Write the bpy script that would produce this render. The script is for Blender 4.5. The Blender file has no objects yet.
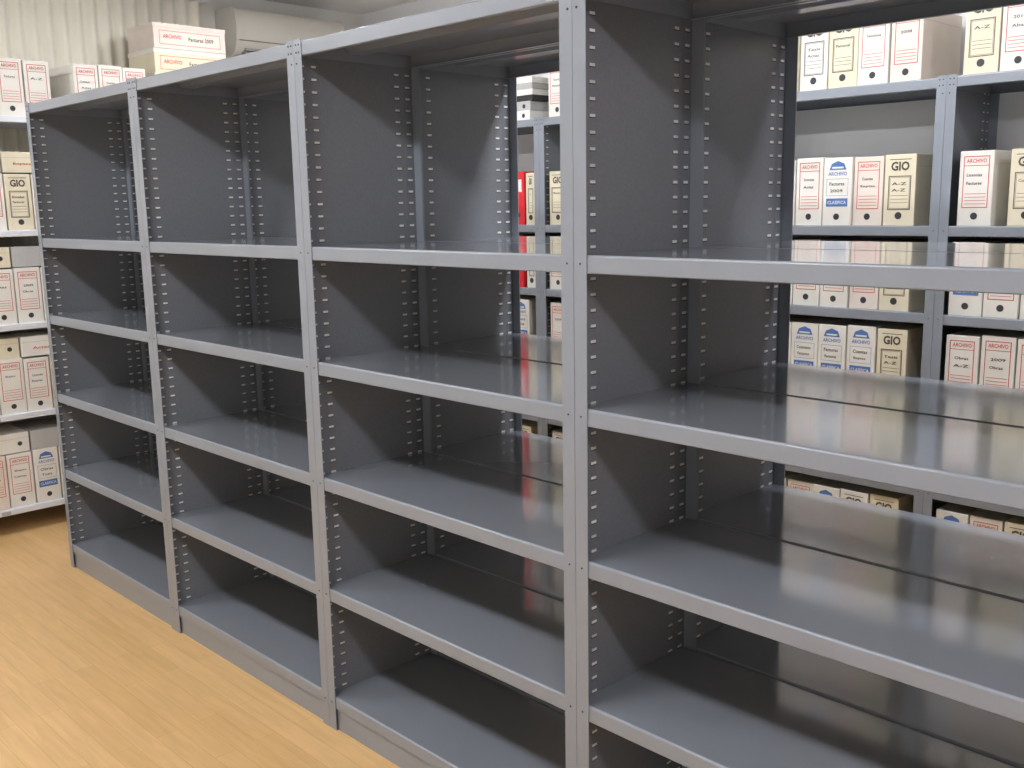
import bpy, math, random
from mathutils import Vector, Matrix
random.seed(7)
sc = bpy.context.scene
try:
    sc.view_settings.view_transform = 'Standard'
except Exception: pass

# ------------------------------------------------------------ materials
def mat(name, col, rough=0.5, metal=0.0, noise=0.0, nscale=20.0, bump=0.0, bscale=200.0, coat=0.0, rvar=0.0, ior=1.5):
    m = bpy.data.materials.new(name); m.use_nodes = True
    nt = m.node_tree; b = nt.nodes['Principled BSDF']
    b.inputs['Base Color'].default_value = (*col, 1)
    b.inputs['Roughness'].default_value = rough
    b.inputs['Metallic'].default_value = metal
    b.inputs['IOR'].default_value = ior
    if coat: b.inputs['Coat Weight'].default_value = coat; b.inputs['Coat Roughness'].default_value = 0.09
    tc = nt.nodes.new('ShaderNodeTexCoord')
    if noise > 0 or rvar > 0:
        n = nt.nodes.new('ShaderNodeTexNoise'); n.inputs['Scale'].default_value = nscale
        n.inputs['Detail'].default_value = 5
        nt.links.new(tc.outputs['Object'], n.inputs['Vector'])
        if noise > 0:
            mr = nt.nodes.new('ShaderNodeMapRange')
            mr.inputs['From Min'].default_value = 0.3; mr.inputs['From Max'].default_value = 0.7
            mr.inputs['To Min'].default_value = 1 - noise; mr.inputs['To Max'].default_value = 1 + noise
            nt.links.new(n.outputs['Fac'], mr.inputs['Value'])
            mx = nt.nodes.new('ShaderNodeVectorMath'); mx.operation = 'SCALE'
            mx.inputs[0].default_value = col
            nt.links.new(mr.outputs['Result'], mx.inputs['Scale'])
            nt.links.new(mx.outputs['Vector'], b.inputs['Base Color'])
        if rvar > 0:
            mr = nt.nodes.new('ShaderNodeMapRange')
            mr.inputs['From Min'].default_value = 0.3; mr.inputs['From Max'].default_value = 0.7
            mr.inputs['To Min'].default_value = rough - rvar; mr.inputs['To Max'].default_value = rough + rvar
            nt.links.new(n.outputs['Fac'], mr.inputs['Value'])
            nt.links.new(mr.outputs['Result'], b.inputs['Roughness'])
    if bump > 0:
        n2 = nt.nodes.new('ShaderNodeTexNoise'); n2.inputs['Scale'].default_value = bscale
        nt.links.new(tc.outputs['Object'], n2.inputs['Vector'])
        bp = nt.nodes.new('ShaderNodeBump'); bp.inputs['Strength'].default_value = bump
        bp.inputs['Distance'].default_value = 0.002
        nt.links.new(n2.outputs['Fac'], bp.inputs['Height'])
        nt.links.new(bp.outputs['Normal'], b.inputs['Normal'])
    return m

def emis(name, col, s):
    m = bpy.data.materials.new(name); m.use_nodes = True
    b = m.node_tree.nodes['Principled BSDF']
    b.inputs['Base Color'].default_value = (*col, 1)
    b.inputs['Emission Color'].default_value = (*col, 1)
    b.inputs['Emission Strength'].default_value = s
    return m

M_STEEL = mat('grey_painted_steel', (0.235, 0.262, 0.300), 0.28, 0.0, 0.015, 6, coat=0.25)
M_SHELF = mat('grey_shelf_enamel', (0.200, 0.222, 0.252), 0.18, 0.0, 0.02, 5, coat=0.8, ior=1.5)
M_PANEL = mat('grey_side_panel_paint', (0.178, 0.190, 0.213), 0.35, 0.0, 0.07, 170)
M_SLOT_GLINT = mat('slot_painted_glint', (0.84, 0.84, 0.82), 0.35, 0.0, 0.35, 9)  # pale colour stands in for light glinting at the slots
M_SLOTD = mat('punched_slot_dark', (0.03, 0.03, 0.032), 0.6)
M_BOLT = mat('bolt_dark', (0.05, 0.05, 0.055), 0.4, 0.6)
M_WHITE = mat('white_painted_steel', (0.70, 0.73, 0.78), 0.35, 0.0, 0.02, 20)
M_CARD_W = mat('white_cardboard', (0.76, 0.745, 0.69), 0.75, 0.0, 0.06, 6)
M_CARD_B = mat('cream_cardboard', (0.72, 0.66, 0.50), 0.75, 0.0, 0.07, 6)
M_CARD_P = mat('pinkish_cardboard', (0.74, 0.66, 0.59), 0.75, 0.0, 0.07, 6)
M_CARD_G = mat('grey_board', (0.42, 0.42, 0.41), 0.8, 0.0, 0.08, 10)
M_RED = mat('red_print', (0.55, 0.05, 0.04), 0.6)
M_BLUE = mat('blue_print', (0.07, 0.17, 0.43), 0.6)
M_INK = mat('black_ink', (0.035, 0.035, 0.04), 0.6)
M_BRN = mat('dark_olive_print', (0.07, 0.06, 0.045), 0.6)
M_REDB = mat('red_binder', (0.65, 0.02, 0.03), 0.4)
M_BLK = mat('black_plastic', (0.02, 0.02, 0.022), 0.35)
M_PLAS = mat('ac_white_plastic', (0.60, 0.58, 0.52), 0.35, 0, 0.02, 8)
M_PLASD = mat('ac_vent_grey', (0.25, 0.24, 0.22), 0.5)

# ------------------------------------------------------------ mesh builder
class MB:
    def __init__(s): s.v = []; s.f = []; s.m = []; s.mats = []
    def mi(s, m):
        if m not in s.mats: s.mats.append(m)
        return s.mats.index(m)
    def add(s, vs, fs, m, M=None):
        o = len(s.v)
        for p in vs:
            p = Vector(p)
            if M is not None: p = M @ p
            s.v.append(tuple(p))
        k = s.mi(m)
        for f in fs:
            s.f.append([i + o for i in f]); s.m.append(k)
    def box(s, x0, x1, y0, y1, z0, z1, m, M=None):
        vs = [(x0,y0,z0),(x1,y0,z0),(x1,y1,z0),(x0,y1,z0),(x0,y0,z1),(x1,y0,z1),(x1,y1,z1),(x0,y1,z1)]
        fs = [(0,3,2,1),(4,5,6,7),(0,1,5,4),(1,2,6,5),(2,3,7,6),(3,0,4,7)]
        s.add(vs, fs, m, M)
    def bbox(s, x0, x1, y0, y1, z0, z1, c, m, M=None):
        pl = [(x0+c,y0),(x1-c,y0),(x1,y0+c),(x1,y1-c),(x1-c,y1),(x0+c,y1),(x0,y1-c),(x0,y0+c)]
        vs = [(a,b,z0) for a,b in pl] + [(a,b,z1-c) for a,b in pl]
        cx, cy = (x0+x1)/2, (y0+y1)/2
        vs += [(a+(c if a<cx else -c), b+(c if b<cy else -c), z1) for a,b in pl]
        n = 8
        fs = [tuple(reversed(range(n))), tuple(range(2*n,3*n))]
        for i in range(n):
            j=(i+1)%n
            fs += [(i,j,n+j,n+i),(n+i,n+j,2*n+j,2*n+i)]
        s.add(vs, fs, m, M)
    def prism(s, prof, a0, a1, m, axis='x', M=None, cap=True):
        n = len(prof)
        if axis == 'x': vs = [(a0,p,q) for p,q in prof]+[(a1,p,q) for p,q in prof]
        else: vs = [(p,a0,q) for p,q in prof]+[(p,a1,q) for p,q in prof]
        fs = []
        for i in range(n):
            j=(i+1)%n; fs.append((i,j,n+j,n+i))
        if cap: fs += [tuple(reversed(range(n))), tuple(range(n,2*n))]
        s.add(vs, fs, m, M)
    def disc_y(s, x, z, y0, y1, r, m, n=12, M=None):
        prof = [(x+r*math.cos(2*math.pi*i/n), z+r*math.sin(2*math.pi*i/n)) for i in range(n)]
        s.prism(prof, y0, y1, m, 'y', M)
    def build(s, name, loc=(0,0,0), rz=0.0, smooth=False, parent=None):
        me = bpy.data.meshes.new(name)
        me.from_pydata(s.v, [], s.f)
        for m in s.mats: me.materials.append(m)
        me.polygons.foreach_set('material_index', s.m)
        if smooth:
            me.polygons.foreach_set('use_smooth', [True]*len(me.polygons))
            me.set_sharp_from_angle(angle=math.radians(35))
        me.update()
        ob = bpy.data.objects.new(name, me)
        sc.collection.objects.link(ob)
        ob.location = loc; ob.rotation_euler = (0,0,rz)
        if parent: ob.parent = parent
        return ob

def inst(src, loc, rz=0.0):
    ob = bpy.data.objects.new(src.name.split('.')[0], src.data)
    sc.collection.objects.link(ob); ob.location = loc; ob.rotation_euler = (0,0,rz)
    return ob

def offset_poly(pts, t):
    out = []
    n = len(pts)
    for i in range(n):
        ns = []
        if i > 0:
            d = Vector(pts[i]) - Vector(pts[i-1]); d.normalize(); ns.append(Vector((d.y, -d.x)))
        if i < n-1:
            d = Vector(pts[i+1]) - Vector(pts[i]); d.normalize(); ns.append(Vector((d.y, -d.x)))
        a = sum(ns, Vector((0,0))); a.normalize()
        k = t / max(0.4, a.dot(ns[0]))
        out.append((pts[i][0]+a.x*k, pts[i][1]+a.y*k))
    return out

def shelf_pan(mb, x0, x1, y0, y1, zt, m, mlip, lip=0.038, r=0.005, ret=0.014):
    P = [(y0+ret, zt-lip), (y0+.002, zt-lip), (y0, zt-lip+.002)]
    for i in range(5):
        a = math.pi - i*math.pi/8
        P.append((y0+r+r*math.cos(a), zt-r+r*math.sin(a)))
    k0 = len(P)-1
    for i in range(5):
        a = math.pi/2 - i*math.pi/8
        P.append((y1-r+r*math.cos(a), zt-r+r*math.sin(a)))
    P += [(y1, zt-lip+.002), (y1-.002, zt-lip), (y1-ret, zt-lip)]
    Q = offset_poly(P, 0.0014)
    n = len(P)
    vs = [(x0,)+p for p in P]+[(x0,)+q for q in Q]+[(x1,)+p for p in P]+[(x1,)+q for q in Q]
    fl = []
    for i in range(n-1):
        if i == k0:
            mb.add([vs[i], vs[i+1], vs[2*n+i+1], vs[2*n+i]], [(0,1,2,3)], m)           # top sheet (flat)
            mb.add([vs[n+i+1], vs[n+i], vs[3*n+i], vs[3*n+i+1]], [(0,1,2,3)], mlip)
        elif i in (2, n-4):
            mb.add([vs[i], vs[i+1], vs[2*n+i+1], vs[2*n+i]], [(0,1,2,3)], mlip)        # lip face (flat)
            fl.append((n+i+1, n+i, 3*n+i, 3*n+i+1))
        else:
            fl.append((i, i+1, 2*n+i+1, 2*n+i))
            fl.append((n+i+1, n+i, 3*n+i, 3*n+i+1))
        fl.append((i, n+i, n+i+1, i+1)); fl.append((2*n+i, 2*n+i+1, 3*n+i+1, 3*n+i))
    fl.append((0, 2*n, 3*n, n)); fl.append((n-1, 2*n-1, 4*n-1, 3*n-1))
    mb.add(vs, fl, mlip)
    mb.box(x0, x0+0.0015, y0+0.002, y1-0.002, zt-lip+0.002, zt-0.002, mlip)
    mb.box(x1-0.0015, x1, y0+0.002, y1-0.002, zt-lip+0.002, zt-0.002, mlip)
    ym = (y0+y1)/2
    mb.prism([(ym-.04,zt-.0016),(ym-.025,zt-.016),(ym+.025,zt-.016),(ym+.04,zt-.0016)], x0+.002, x1-.002, mlip)

def make_unit(name, H, levels, W=1.0, D=0.40, ms=M_STEEL, mshelf=M_SHELF, mp=M_PANEL, slots=True, panel=True, kick=True, lip=0.038):
    mb = MB(); e = 0.0006; fl = 0.035; t = 0.002
    for side in (0, 1):
        def X(a, b):
            return (a, b) if side == 0 else (W-b, W-a)
        for (ya, yb, yf) in ((0, t, (0, fl)), (D-t, D, (D-fl, D))):
            a, b = X(e, fl); mb.box(a, b, ya, yb, 0, H, ms)
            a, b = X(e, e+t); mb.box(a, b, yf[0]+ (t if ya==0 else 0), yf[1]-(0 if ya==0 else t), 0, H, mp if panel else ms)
        for yy in (0.004, D-0.034):
            a, b = X(e+t, 0.034); mb.box(a, b, yy, yy+0.03, 0, 0.003, ms)
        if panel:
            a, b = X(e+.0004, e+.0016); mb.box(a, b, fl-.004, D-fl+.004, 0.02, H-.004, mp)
        if slots:
            for ci, (yc, surf) in enumerate(((0.019, e+t), (0.058, e+.0016), (D-0.058, e+.0016), (D-0.019, e+t))):
                z = 0.05
                while z < H-0.04:
                    a, b = X(surf-.0002, surf+.0005)
                    mb.box(a, b, yc-.008, yc+.008, z-.0026, z+.0034, M_SLOT_GLINT)  # raised pale tab: slot brightness painted on, no hole cut
                    a, b = X(surf-.0002, surf+.0003)
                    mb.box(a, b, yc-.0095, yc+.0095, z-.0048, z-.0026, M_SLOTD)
                    z += 0.0333
        for yy0, yy1 in ((-.0012, .0005), (D-.0005, D+.0012)):
            for zz in [H-.014, H-.034, H-.062]:
                for xx in (0.012, 0.025):
                    if xx > .02 and zz < H-.05: continue
                    a, b = X(xx, xx)
                    mb.disc_y(a, zz, yy0, yy1, 0.0026, M_BOLT, 8)
            for lv in levels[:-1]:
                a, b = X(0.018, 0.018)
                mb.disc_y(a, lv-.018, yy0, yy1, 0.0022, M_BOLT, 8)
    for lv in levels:
        shelf_pan(mb, e+t+.0012, W-e-t-.0012, t+.0006, D-t-.0006, lv, mshelf, ms, lip=lip)
    if kick:
        mb.box(fl-.004, W-fl+.004, .008, .0095, 0.0, levels[0]-.030, ms)
        mb.box(fl-.004, W-fl+.004, D-.0095, D-.008, 0.0, levels[0]-.030, ms)
    return mb, name

LV = [0.105, 0.445, 0.78, 1.115, 1.435, 1.975]
H = 1.98
RX = 0.010
mb, nm = make_unit('steel_shelving_unit', H, LV)
XS = [-4.40+RX, -3.40+RX, -2.40+RX, -1.40+RX, -0.40+RX]
src = mb.build(nm, (XS[0], 0, 0), smooth=True)
for i, x in enumerate(XS):
    if i: inst(src, (x, 0, 0))
    inst(src, (x+1.0, 0.803, 0), math.pi)
# far unit
FY = 2.12
FLV = [0.12, 0.455, 0.785, 1.115, 1.435, 1.955]
mb, nm = make_unit('steel_shelving_unit', 1.96, FLV)
FX = [-4.53, -3.53, -2.53, -1.53, -0.53, 0.47]
fsrc = mb.build('steel_shelving_unit', (FX[0], FY, 0), smooth=True)
for x in FX[1:]: inst(fsrc, (x, FY, 0))
# left white unit
LLV = [0.13, 0.59, 1.02, 1.46, 1.985]
mb, nm = make_unit('white_shelving_unit', 1.99, LLV, ms=M_WHITE, mshelf=M_WHITE, mp=M_WHITE, slots=False, panel=False, kick=False, lip=.03)
for lv in LLV:
    for xx in (.12, .5, .88):
        mb.box(xx-.02, xx+.02, -.001, .0025, lv-.026, lv-.008, M_CARD_G)
LX = -5.03
LYS = [-1.55, -0.55, 0.45]
lsrc = mb.build('white_shelving_unit', (LX, LYS[0], 0), math.pi/2, smooth=True)
for y in LYS[1:]: inst(lsrc, (LX, y, 0), math.pi/2)

# ------------------------------------------------------------ text cache
_tc = {}
def text_mesh(s):
    if s in _tc: return _tc[s]
    cu = bpy.data.curves.new('t', 'FONT'); cu.body = s; cu.size = 1.0; cu.resolution_u = 2
    cu.fill_mode = 'FRONT'; cu.offset = 0.035 if s in ('GIO',) else 0.012
    ob = bpy.data.objects.new('t', cu); sc.collection.objects.link(ob)
    dg = bpy.context.evaluated_depsgraph_get()
    me = bpy.data.meshes.new_from_object(ob.evaluated_get(dg))
    vs = [v.co.copy() for v in me.vertices]; fs = [tuple(p.vertices) for p in me.polygons]
    bpy.data.objects.remove(ob); bpy.data.curves.remove(cu); bpy.data.meshes.remove(me)
    x0 = min(v.x for v in vs); x1 = max(v.x for v in vs); y0 = min(v.y for v in vs); y1 = max(v.y for v in vs)
    nv = [((v.x-x0)/(x1-x0), (v.y-y0)/(y1-y0)) for v in vs]
    _tc[s] = (nv, fs); return _tc[s]
def put_text(mb, s, x0, x1, z0, z1, m, M, y=-0.0010):
    nv, fs = text_mesh(s)
    mb.add([(x0+a*(x1-x0), y, z0+b*(z1-z0)) for a, b in nv], fs, m, M)
def rect(mb, x0, x1, z0, z1, m, M, y=-0.0006):
    mb.add([(x0,y,z0),(x1,y,z0),(x1,y,z1),(x0,y,z1)], [(0,1,2,3)], m, M)
def frame(mb, x0, x1, z0, z1, t, m, M):
    rect(mb,x0,x1,z0,z0+t,m,M); rect(mb,x0,x1,z1-t,z1,m,M); rect(mb,x0,x0+t,z0+t,z1-t,m,M); rect(mb,x1-t,x1,z0+t,z1-t,m,M)
def disc(mb, x, z, r, m, M, y=-0.0008, n=14):
    mb.add([(x+r*math.cos(2*math.pi*i/n), y, z+r*math.sin(2*math.pi*i/n)) for i in range(n)], [tuple(range(n))], m, M)

WORDS = ['Nominas','Facturas','2008','2009','2010','Obras','Contratos','Bajas','Altas','Exptes','Escalas','Licencias','Personal','Cuentas','A-Z','Tesis','Actas']
def archive_box(mb, M, w, h, d, kind):
    card = {'red': random.choice([M_CARD_W, M_CARD_W, M_CARD_P]), 'gio': random.choice([M_CARD_B, M_CARD_B, M_CARD_W]),
            'blue': M_CARD_W, 'plain': M_CARD_B, 'binder': M_REDB, 'wred': M_CARD_W}[kind]
    mb.bbox(0, w, 0, d, 0, h, 0.0018, card, M)
    if kind == 'binder':
        rect(mb, .018, w-.018, h*.62, h*.85, M_CARD_W, M); disc(mb, w/2, h*.18, .012, M_INK, M); return
    mb.box(-.0006, w+.0006, .02, d-.02, h-.045, h-.0440, M_CARD_G, M)
    if kind in ('red', 'wred'):
        frame(mb, .014, w-.014, h*.24, h*.93, .0028, M_RED, M)
        put_text(mb, 'ARCHIVO', .024, w-.024, h*.84, h*.895, M_RED, M)
        rect(mb, .016, w-.016, h*.80, h*.808, M_RED, M)
        for k in range(random.choice([1,2,2])):
            z = h*(.66-.11*k); a = random.uniform(.026,.036); put_text(mb, random.choice(WORDS), a, w-.03-random.uniform(0,.012), z, z+h*.04, M_INK, M)
        for k in range(4):
            z = h*(.29+.045*k); rect(mb, .022, w-.022, z, z+.0018, M_RED, M)
        disc(mb, w/2, h*.13, .0125, M_INK, M)
    elif kind == 'gio':
        frame(mb, .016, w-.016, h*.22, h*.70, .0030, M_BRN, M)
        frame(mb, .021, w-.021, h*.24, h*.68, .0012, M_BRN, M)
        put_text(mb, 'GIO', .024, w-.024, h*.77, h*.90, M_BRN, M)
        rect(mb, .018, w-.018, h*.925, h*.935, M_BRN, M)
        put_text(mb, random.choice(WORDS), .029, w-.033, h*.57, h*.61, M_INK, M)
        if random.random() < .6: put_text(mb, random.choice(WORDS), .029, w-.036, h*.48, h*.52, M_INK, M)
        for k in range(3):
            z = h*(.42-.05*k); rect(mb, .026, w-.026, z, z+.0014, M_BRN, M)
        disc(mb, w/2, h*.14, .0135, M_INK, M)
    elif kind == 'blue':
        z = h*.82
        mb.add([(w*.2,-.0006,z),(w*.8,-.0006,z),(w*.72,-.0006,z+h*.09),(w*.5,-.0006,z+h*.13),(w*.28,-.0006,z+h*.09)], [(0,1,2,3,4)], M_BLUE, M)
        rect(mb, w*.3, w*.7, z+h*.02, z+h*.045, M_CARD_W, M, -.0009)
        put_text(mb, 'ARCHIVO', .020, w-.020, h*.735, h*.79, M_BLUE, M)
        put_text(mb, random.choice(WORDS), .026, w-.03, h*.59, h*.64, M_INK, M)
        put_text(mb, random.choice(WORDS), .03, w-.036, h*.49, h*.535, M_INK, M)
        rect(mb, .014, w-.014, h*.28, h*.40, M_BLUE, M)
        put_text(mb, 'CLASIFICA', .020, w-.020, h*.315, h*.365, M_CARD_W, M)
        frame(mb, .014, w-.014, h*.44, h*.69, .0012, M_BLUE, M)
        disc(mb, w/2, h*.13, .0125, M_INK, M)
    else:
        rect(mb, .02, w-.02, h*.3, h*.302, M_BRN, M)

def stand_row(mb, x0, x1, z, kinds, w=0.121, h=0.262, d=0.34, y=0.014, skip=0.0):
    x = x0; i = 0
    while x + w <= x1 + 1e-6:
        ww = w*random.uniform(.97, 1.0)
        k = kinds[i % len(kinds)]
        M = Matrix.Translation((x, y + random.uniform(0, .012), z+.0004)) @ Matrix.Rotation(random.uniform(-.008,.008), 4, 'Z')
        archive_box(mb, M, ww-.003, h*random.uniform(.975, 1.01), d, k)
        x += w + random.uniform(.0005, .003); i += 1

def flat_boxes(mb, x0, x1, z, n=1, y=0.02, L=0.33, t=0.10, cards=(M_CARD_W, M_CARD_B, M_CARD_G)):
    for k in range(n):
        x = x0
        while x + L <= x1:
            c = random.choice(cards)
            M = Matrix.Translation((x, y+random.uniform(0,.01), z+k*(t+.001)))
            mb.bbox(0, L-.006, 0, .26, 0, t, .002, c, M)
            rect(mb, .0, L-.006, t*.72, t*.735, M_CARD_G, M)
            if c is not M_CARD_G:
                put_text(mb, random.choice(WORDS), .05, .13, t*.35, t*.48, M_RED, M)
            disc(mb, L-.05, t*.45, .011, M_INK, M)
            x += L+.002

R, G, B, WR, BN = 'red', 'gio', 'blue', 'wred', 'binder'
plans = {
 0: [[G,R],[R,G],[B,R],[R,G],[R,G,R],None],
 1: [[G,R,B],[R,B],[R,G],[R,R,G],[G,G,R],[R,G]],
 2: [[G,R,WR,R,B,G,G],[B,G],[B,B,B,B,B,B,G],[WR,WR,B,WR,R,R,G],[G,R,WR,R,B,R,G],[G,G,G,G,G,R,R]],
 3: [[B,R,G,R],[R,B,G],[R,R,WR,G,B],[B,WR,R,G],[R,G,G,R,G,B],[G,WR,B,G,G,R]],
 4: [[R,G],[G,B],[B,B,R],[R,G],[G,R,B],[G,G,R]],
 5: [[R,G],[G,B],[B,B,R],[R,G],[G,R,B],[G,G,R]],
}
for bi, x in enumerate(FX):
    for li, z in enumerate(FLV):
        ks = plans[bi][li]
        mb = MB()
        if ks is None:
            flat_boxes(mb, 0.02, 0.97, 0.0, 2, t=.045, L=.30)
            for k in range(4):
                mm = (M_BLK, M_CARD_W, M_CARD_G, M_CARD_W)[k]
                mb.bbox(0.62, 0.93, .03, .26, .092+k*.029, .092+k*.029+.0285, .002, mm)
            mb.build('document_stack', (x, FY, z+.0004)); continue
        if bi == 3 and li == 4:
            stand_row(mb, 0.055, 0.19, 0, [R]); stand_row(mb, 0.225, 0.95, 0, [G, G, R, G, B])
        elif bi == 0 and li in (3, 4):
            stand_row(mb, 0.05, 0.66, 0, ks)
            stand_row(mb, 0.70, 0.885, 0, [BN, BN], w=.085, h=.265)
            stand_row(mb, 0.885, 0.96, 0, [G], w=.072)
        else:
            stand_row(mb, 0.045, 0.962, 0, ks)
        mb.build('archive_box_row', (x, FY, z))

lk = [[WR,B,B,R],[R,WR,G,R],[R,WR,R,R],[R,G,R,WR],[R,B,R,R]]
for bi, y in enumerate(LYS):
    for li, z in enumerate(LLV):
        mb = MB()
        if li == 4 and bi == 2:
            stand_row(mb, 0.02, 0.40, 0, [R, R, WR])
        elif li == 4 and bi == 1:
            stand_row(mb, 0.055, 0.975, 0, [R,B,R,R,WR,R,R])
        else:
            stand_row(mb, 0.042, 0.96, 0, lk[li])
        if li < 4:
            flat_boxes(mb, 0.05, 0.955, 0.2665, 1, t=.095, L=.30, cards=(M_CARD_G, M_CARD_B, M_CARD_W))
        mb.build('archive_box_row', (LX, y, z+.0004), math.pi/2)
mb = MB()
for k in range(4):
    M = Matrix.Translation((random.uniform(-.008,.008), .02+random.uniform(0,.01), k*.124))
    mb.bbox(0, .40, 0, .30, 0, .123, .002, (M_CARD_P if k%2 else M_CARD_B), M)
    mb.box(-.002, .402, -.002, .302, .103, .1235, (M_CARD_P if k%2 else M_CARD_W), M)
    put_text(mb, 'ARCHIVO', .05, .15, .05, .07, M_RED, M, -.001)
    put_text(mb, 'Facturas 2009', .19, .33, .045, .065, M_INK, M, -.001)
    frame(mb, .03, .37, .02, .088, .0022, M_RED, M)
mb.build('stacked_box_pile', (LX, 0.885, 1.9855), math.pi/2)

# ------------------------------------------------------------ room
WX0, WX1, WY0, WY1, CZ = -5.54, 2.2, -3.2, 2.56, 2.77
def wallmat(name, col):
    return mat(name, col, 0.85, 0, 0.02, 3, 0.15, 120)
M_WALL = wallmat('painted_wall', (0.72, 0.71, 0.67))
M_WALLB = wallmat('painted_wall_back', (0.76, 0.77, 0.79))
M_CEIL = wallmat('ceiling_paint', (0.82, 0.81, 0.82))
mf = bpy.data.materials.new('laminate_floor'); mf.use_nodes = True
nt = mf.node_tree; bs = nt.nodes['Principled BSDF']
tc = nt.nodes.new('ShaderNodeTexCoord')
br = nt.nodes.new('ShaderNodeTexBrick')
br.inputs['Color1'].default_value = (0.67, 0.435, 0.20, 1)
br.inputs['Color2'].default_value = (0.62, 0.395, 0.172, 1)
br.inputs['Mortar'].default_value = (0.50, 0.30, 0.12, 1)
br.inputs['Scale'].default_value = 1.0
br.inputs['Mortar Size'].default_value = 0.0008
br.inputs['Brick Width'].default_value = 0.62
br.inputs['Row Height'].default_value = 0.066
br.offset = 0.37; br.squash = 1.0
nt.links.new(tc.outputs['Object'], br.inputs['Vector'])
mp = nt.nodes.new('ShaderNodeMapping'); mp.inputs['Scale'].default_value = (2.2, 26, 1)
nt.links.new(tc.outputs['Object'], mp.inputs['Vector'])
ns = nt.nodes.new('ShaderNodeTexNoise'); ns.inputs['Scale'].default_value = 2.0; ns.inputs['Detail'].default_value = 8
ns.inputs['Distortion'].default_value = 0.6
nt.links.new(mp.outputs['Vector'], ns.inputs['Vector'])
cr = nt.nodes.new('ShaderNodeMapRange'); cr.inputs['From Min'].default_value = .3; cr.inputs['From Max'].default_value = .7
cr.inputs['To Min'].default_value = .91; cr.inputs['To Max'].default_value = 1.07
nt.links.new(ns.outputs['Fac'], cr.inputs['Value'])
sm = nt.nodes.new('ShaderNodeVectorMath'); sm.operation = 'SCALE'
nt.links.new(br.outputs['Color'], sm.inputs[0]); nt.links.new(cr.outputs['Result'], sm.inputs['Scale'])
nt.links.new(sm.outputs['Vector'], bs.inputs['Base Color'])
bs.inputs['Roughness'].default_value = 0.36

def slab(name, x0,x1,y0,y1,z0,z1,m):
    b = MB(); b.box(x0,x1,y0,y1,z0,z1,m); return b.build(name)
slab('floor', WX0-.1, WX1+.1, WY0-.1, WY1+.1, -.1, -0.0002, mf)
slab('ceiling', WX0-.1, WX1+.1, WY0-.1, WY1+.1, CZ, CZ+.1, M_CEIL)
slab('wall_left', WX0-.1, WX0, WY0, WY1, 0, CZ, M_WALL)
slab('wall_right', WX1, WX1+.1, WY0, WY1, 0, CZ, M_WALL)
slab('wall_back', WX0-.1, WX1+.1, WY1, WY1+.1, 0, CZ, M_WALLB)
slab('wall_front', WX0-.1, WX1+.1, WY0-.1, WY0, 0, CZ, M_WALL)
slab('baseboard_front', WX0, WX1, WY0, WY0+.015, 0, .08, M_WHITE)
slab('baseboard_right', WX1-.015, WX1, WY0+.016, WY1, 0, .08, M_WHITE)

M_CURT = mat('curtain_fabric', (0.82, 0.79, 0.69), 0.8, 0, 0.04, 4)
mb = MB(); vs = []; fs = []
y = -1.5; n = 0; Y1 = 1.40
while y <= Y1:
    x = -5.487 + .014*math.sin(y*2*math.pi/.075) + .005*math.sin(y*9)
    vs += [(x, y, 1.0), (x, y, 2.70)]; n += 1; y += .0075
for i in range(n-1): fs.append((2*i, 2*i+2, 2*i+3, 2*i+1))
mb.add(vs, fs, M_CURT)
mb.box(-5.52, -5.455, -1.55, Y1+.03, 2.70, 2.74, M_WHITE)
mb.build('window_curtain', smooth=True)

# air conditioner, extruded profile along y
mb = MB(); dz = .06; ya, yb = 1.52, 2.25
P = [(WX0+.001,2.34),(WX0+.001,2.61),(WX0+.15,2.61),(WX0+.20,2.60),(WX0+.225,2.57),(WX0+.232,2.50),(WX0+.225,2.42),(WX0+.20,2.37),(WX0+.16,2.345)]
P = [(a, b+dz) for a, b in P]
mb.prism(P, ya, yb, M_PLAS, 'y')
for k, yy in enumerate((ya-.010, yb)):
    Pc = [(WX0+.001+(a-WX0-.001)*1.02, 2.475+dz+(b-2.475-dz)*1.03) for a,b in P]
    mb.prism(Pc, yy, yy+.010, M_PLAS, 'y')
mb.box(WX0+.15, WX0+.222, ya+.04, yb-.04, 2.358+dz, 2.366+dz, M_PLASD)
mb.box(WX0+.2265, WX0+.2335, ya+.01, yb-.01, 2.425+dz, 2.430+dz, M_PLASD)
mb.box(WX0+.180, WX0+.224, ya+.05, yb-.05, 2.372+dz, 2.385+dz, M_PLASD)
for i in range(14):
    yy = ya+.05+i*.046
    mb.box(WX0+.03, WX0+.14, yy, yy+.02, 2.609+dz, 2.613+dz, M_PLASD)
mb.box(WX0+.2285, WX0+.2345, yb-.17, yb-.09, 2.45+dz, 2.462+dz, M_PLASD)
mb.build('air_conditioner', smooth=True)

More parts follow.
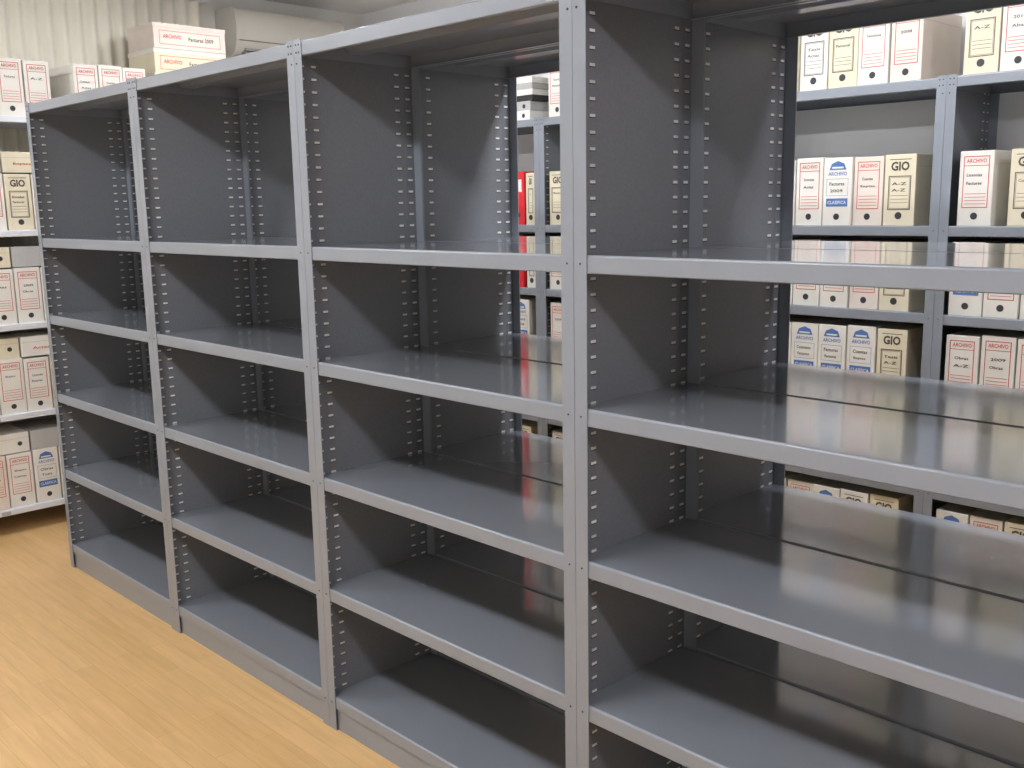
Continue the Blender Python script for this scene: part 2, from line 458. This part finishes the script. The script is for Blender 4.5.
# ------------------------------------------------------------ luminaires (open battens with two tubes)
def luminaire(x, y, power, col=(0.965, 0.975, 1.0), L=1.25):
    mt = emis('tube_glow', col, power*1.1)
    mb = MB()
    mb.box(-L/2, L/2, -.05, .05, -.035, 0, M_WHITE)
    mb.box(-L/2, L/2, -.13, .13, -.0365, -.035, M_WHITE)
    for sx in (-1, 1):
        for yy in (-.07, .07):
            cx = sx*(L/2-.015)
            mb.box(cx-.012, cx+.012, yy-.018, yy+.018, -.078, -.036, M_WHITE)
    for yy in (-.07, .07):
        P = [(yy+.013*math.cos(a*math.pi/5), -.061+.013*math.sin(a*math.pi/5)) for a in range(10)]
        mb.prism(P, -L/2+.028, L/2-.028, mt)
    ob = mb.build('ceiling_luminaire', (x, y, CZ), 0, smooth=True)
    ld = bpy.data.lights.new('tube_light', 'AREA'); ld.shape = 'RECTANGLE'; ld.size = L-.05; ld.size_y = .24
    ld.energy = power*.62; ld.color = col
    lo = bpy.data.objects.new('tube_light', ld); sc.collection.objects.link(lo)
    lo.parent = ob; lo.location = (0, 0, -.085)
luminaire(-4.2, -1.35, 42)
luminaire(-2.0, -1.35, 40)
luminaire(0.4, -1.35, 40, (0.95, 0.93, 1.0))
luminaire(-4.0, 1.12, 29)
luminaire(-1.7, 1.12, 32)
luminaire(0.6, 1.12, 29, (0.95, 0.93, 1.0))
w = bpy.data.worlds.new('room_world'); sc.world = w; w.use_nodes = True
w.node_tree.nodes['Background'].inputs[0].default_value = (0.8, 0.85, 0.95, 1)
w.node_tree.nodes['Background'].inputs[1].default_value = 0.1

# ------------------------------------------------------------ camera
cd = bpy.data.cameras.new('camera'); cam = bpy.data.objects.new('camera', cd)
sc.collection.objects.link(cam); sc.camera = cam
cd.sensor_width = 36; cd.lens = 1000/1024*36; cd.clip_start = .05
yaw = math.radians(44.3); p = math.radians(10.2); r = math.radians(1.03)
Fh = Vector((-math.cos(yaw), math.sin(yaw), 0)); Rv = Vector((math.sin(yaw), math.cos(yaw), 0))
F = Fh*math.cos(p) + Vector((0,0,-math.sin(p))); U = Rv.cross(F)
R2 = Rv*math.cos(r) - U*math.sin(r); U2 = U*math.cos(r) + Rv*math.sin(r)
Mx = Matrix((R2, U2, -F)).transposed().to_4x4(); Mx.translation = Vector((0, -1.54, 1.54))
cam.matrix_world = Mx
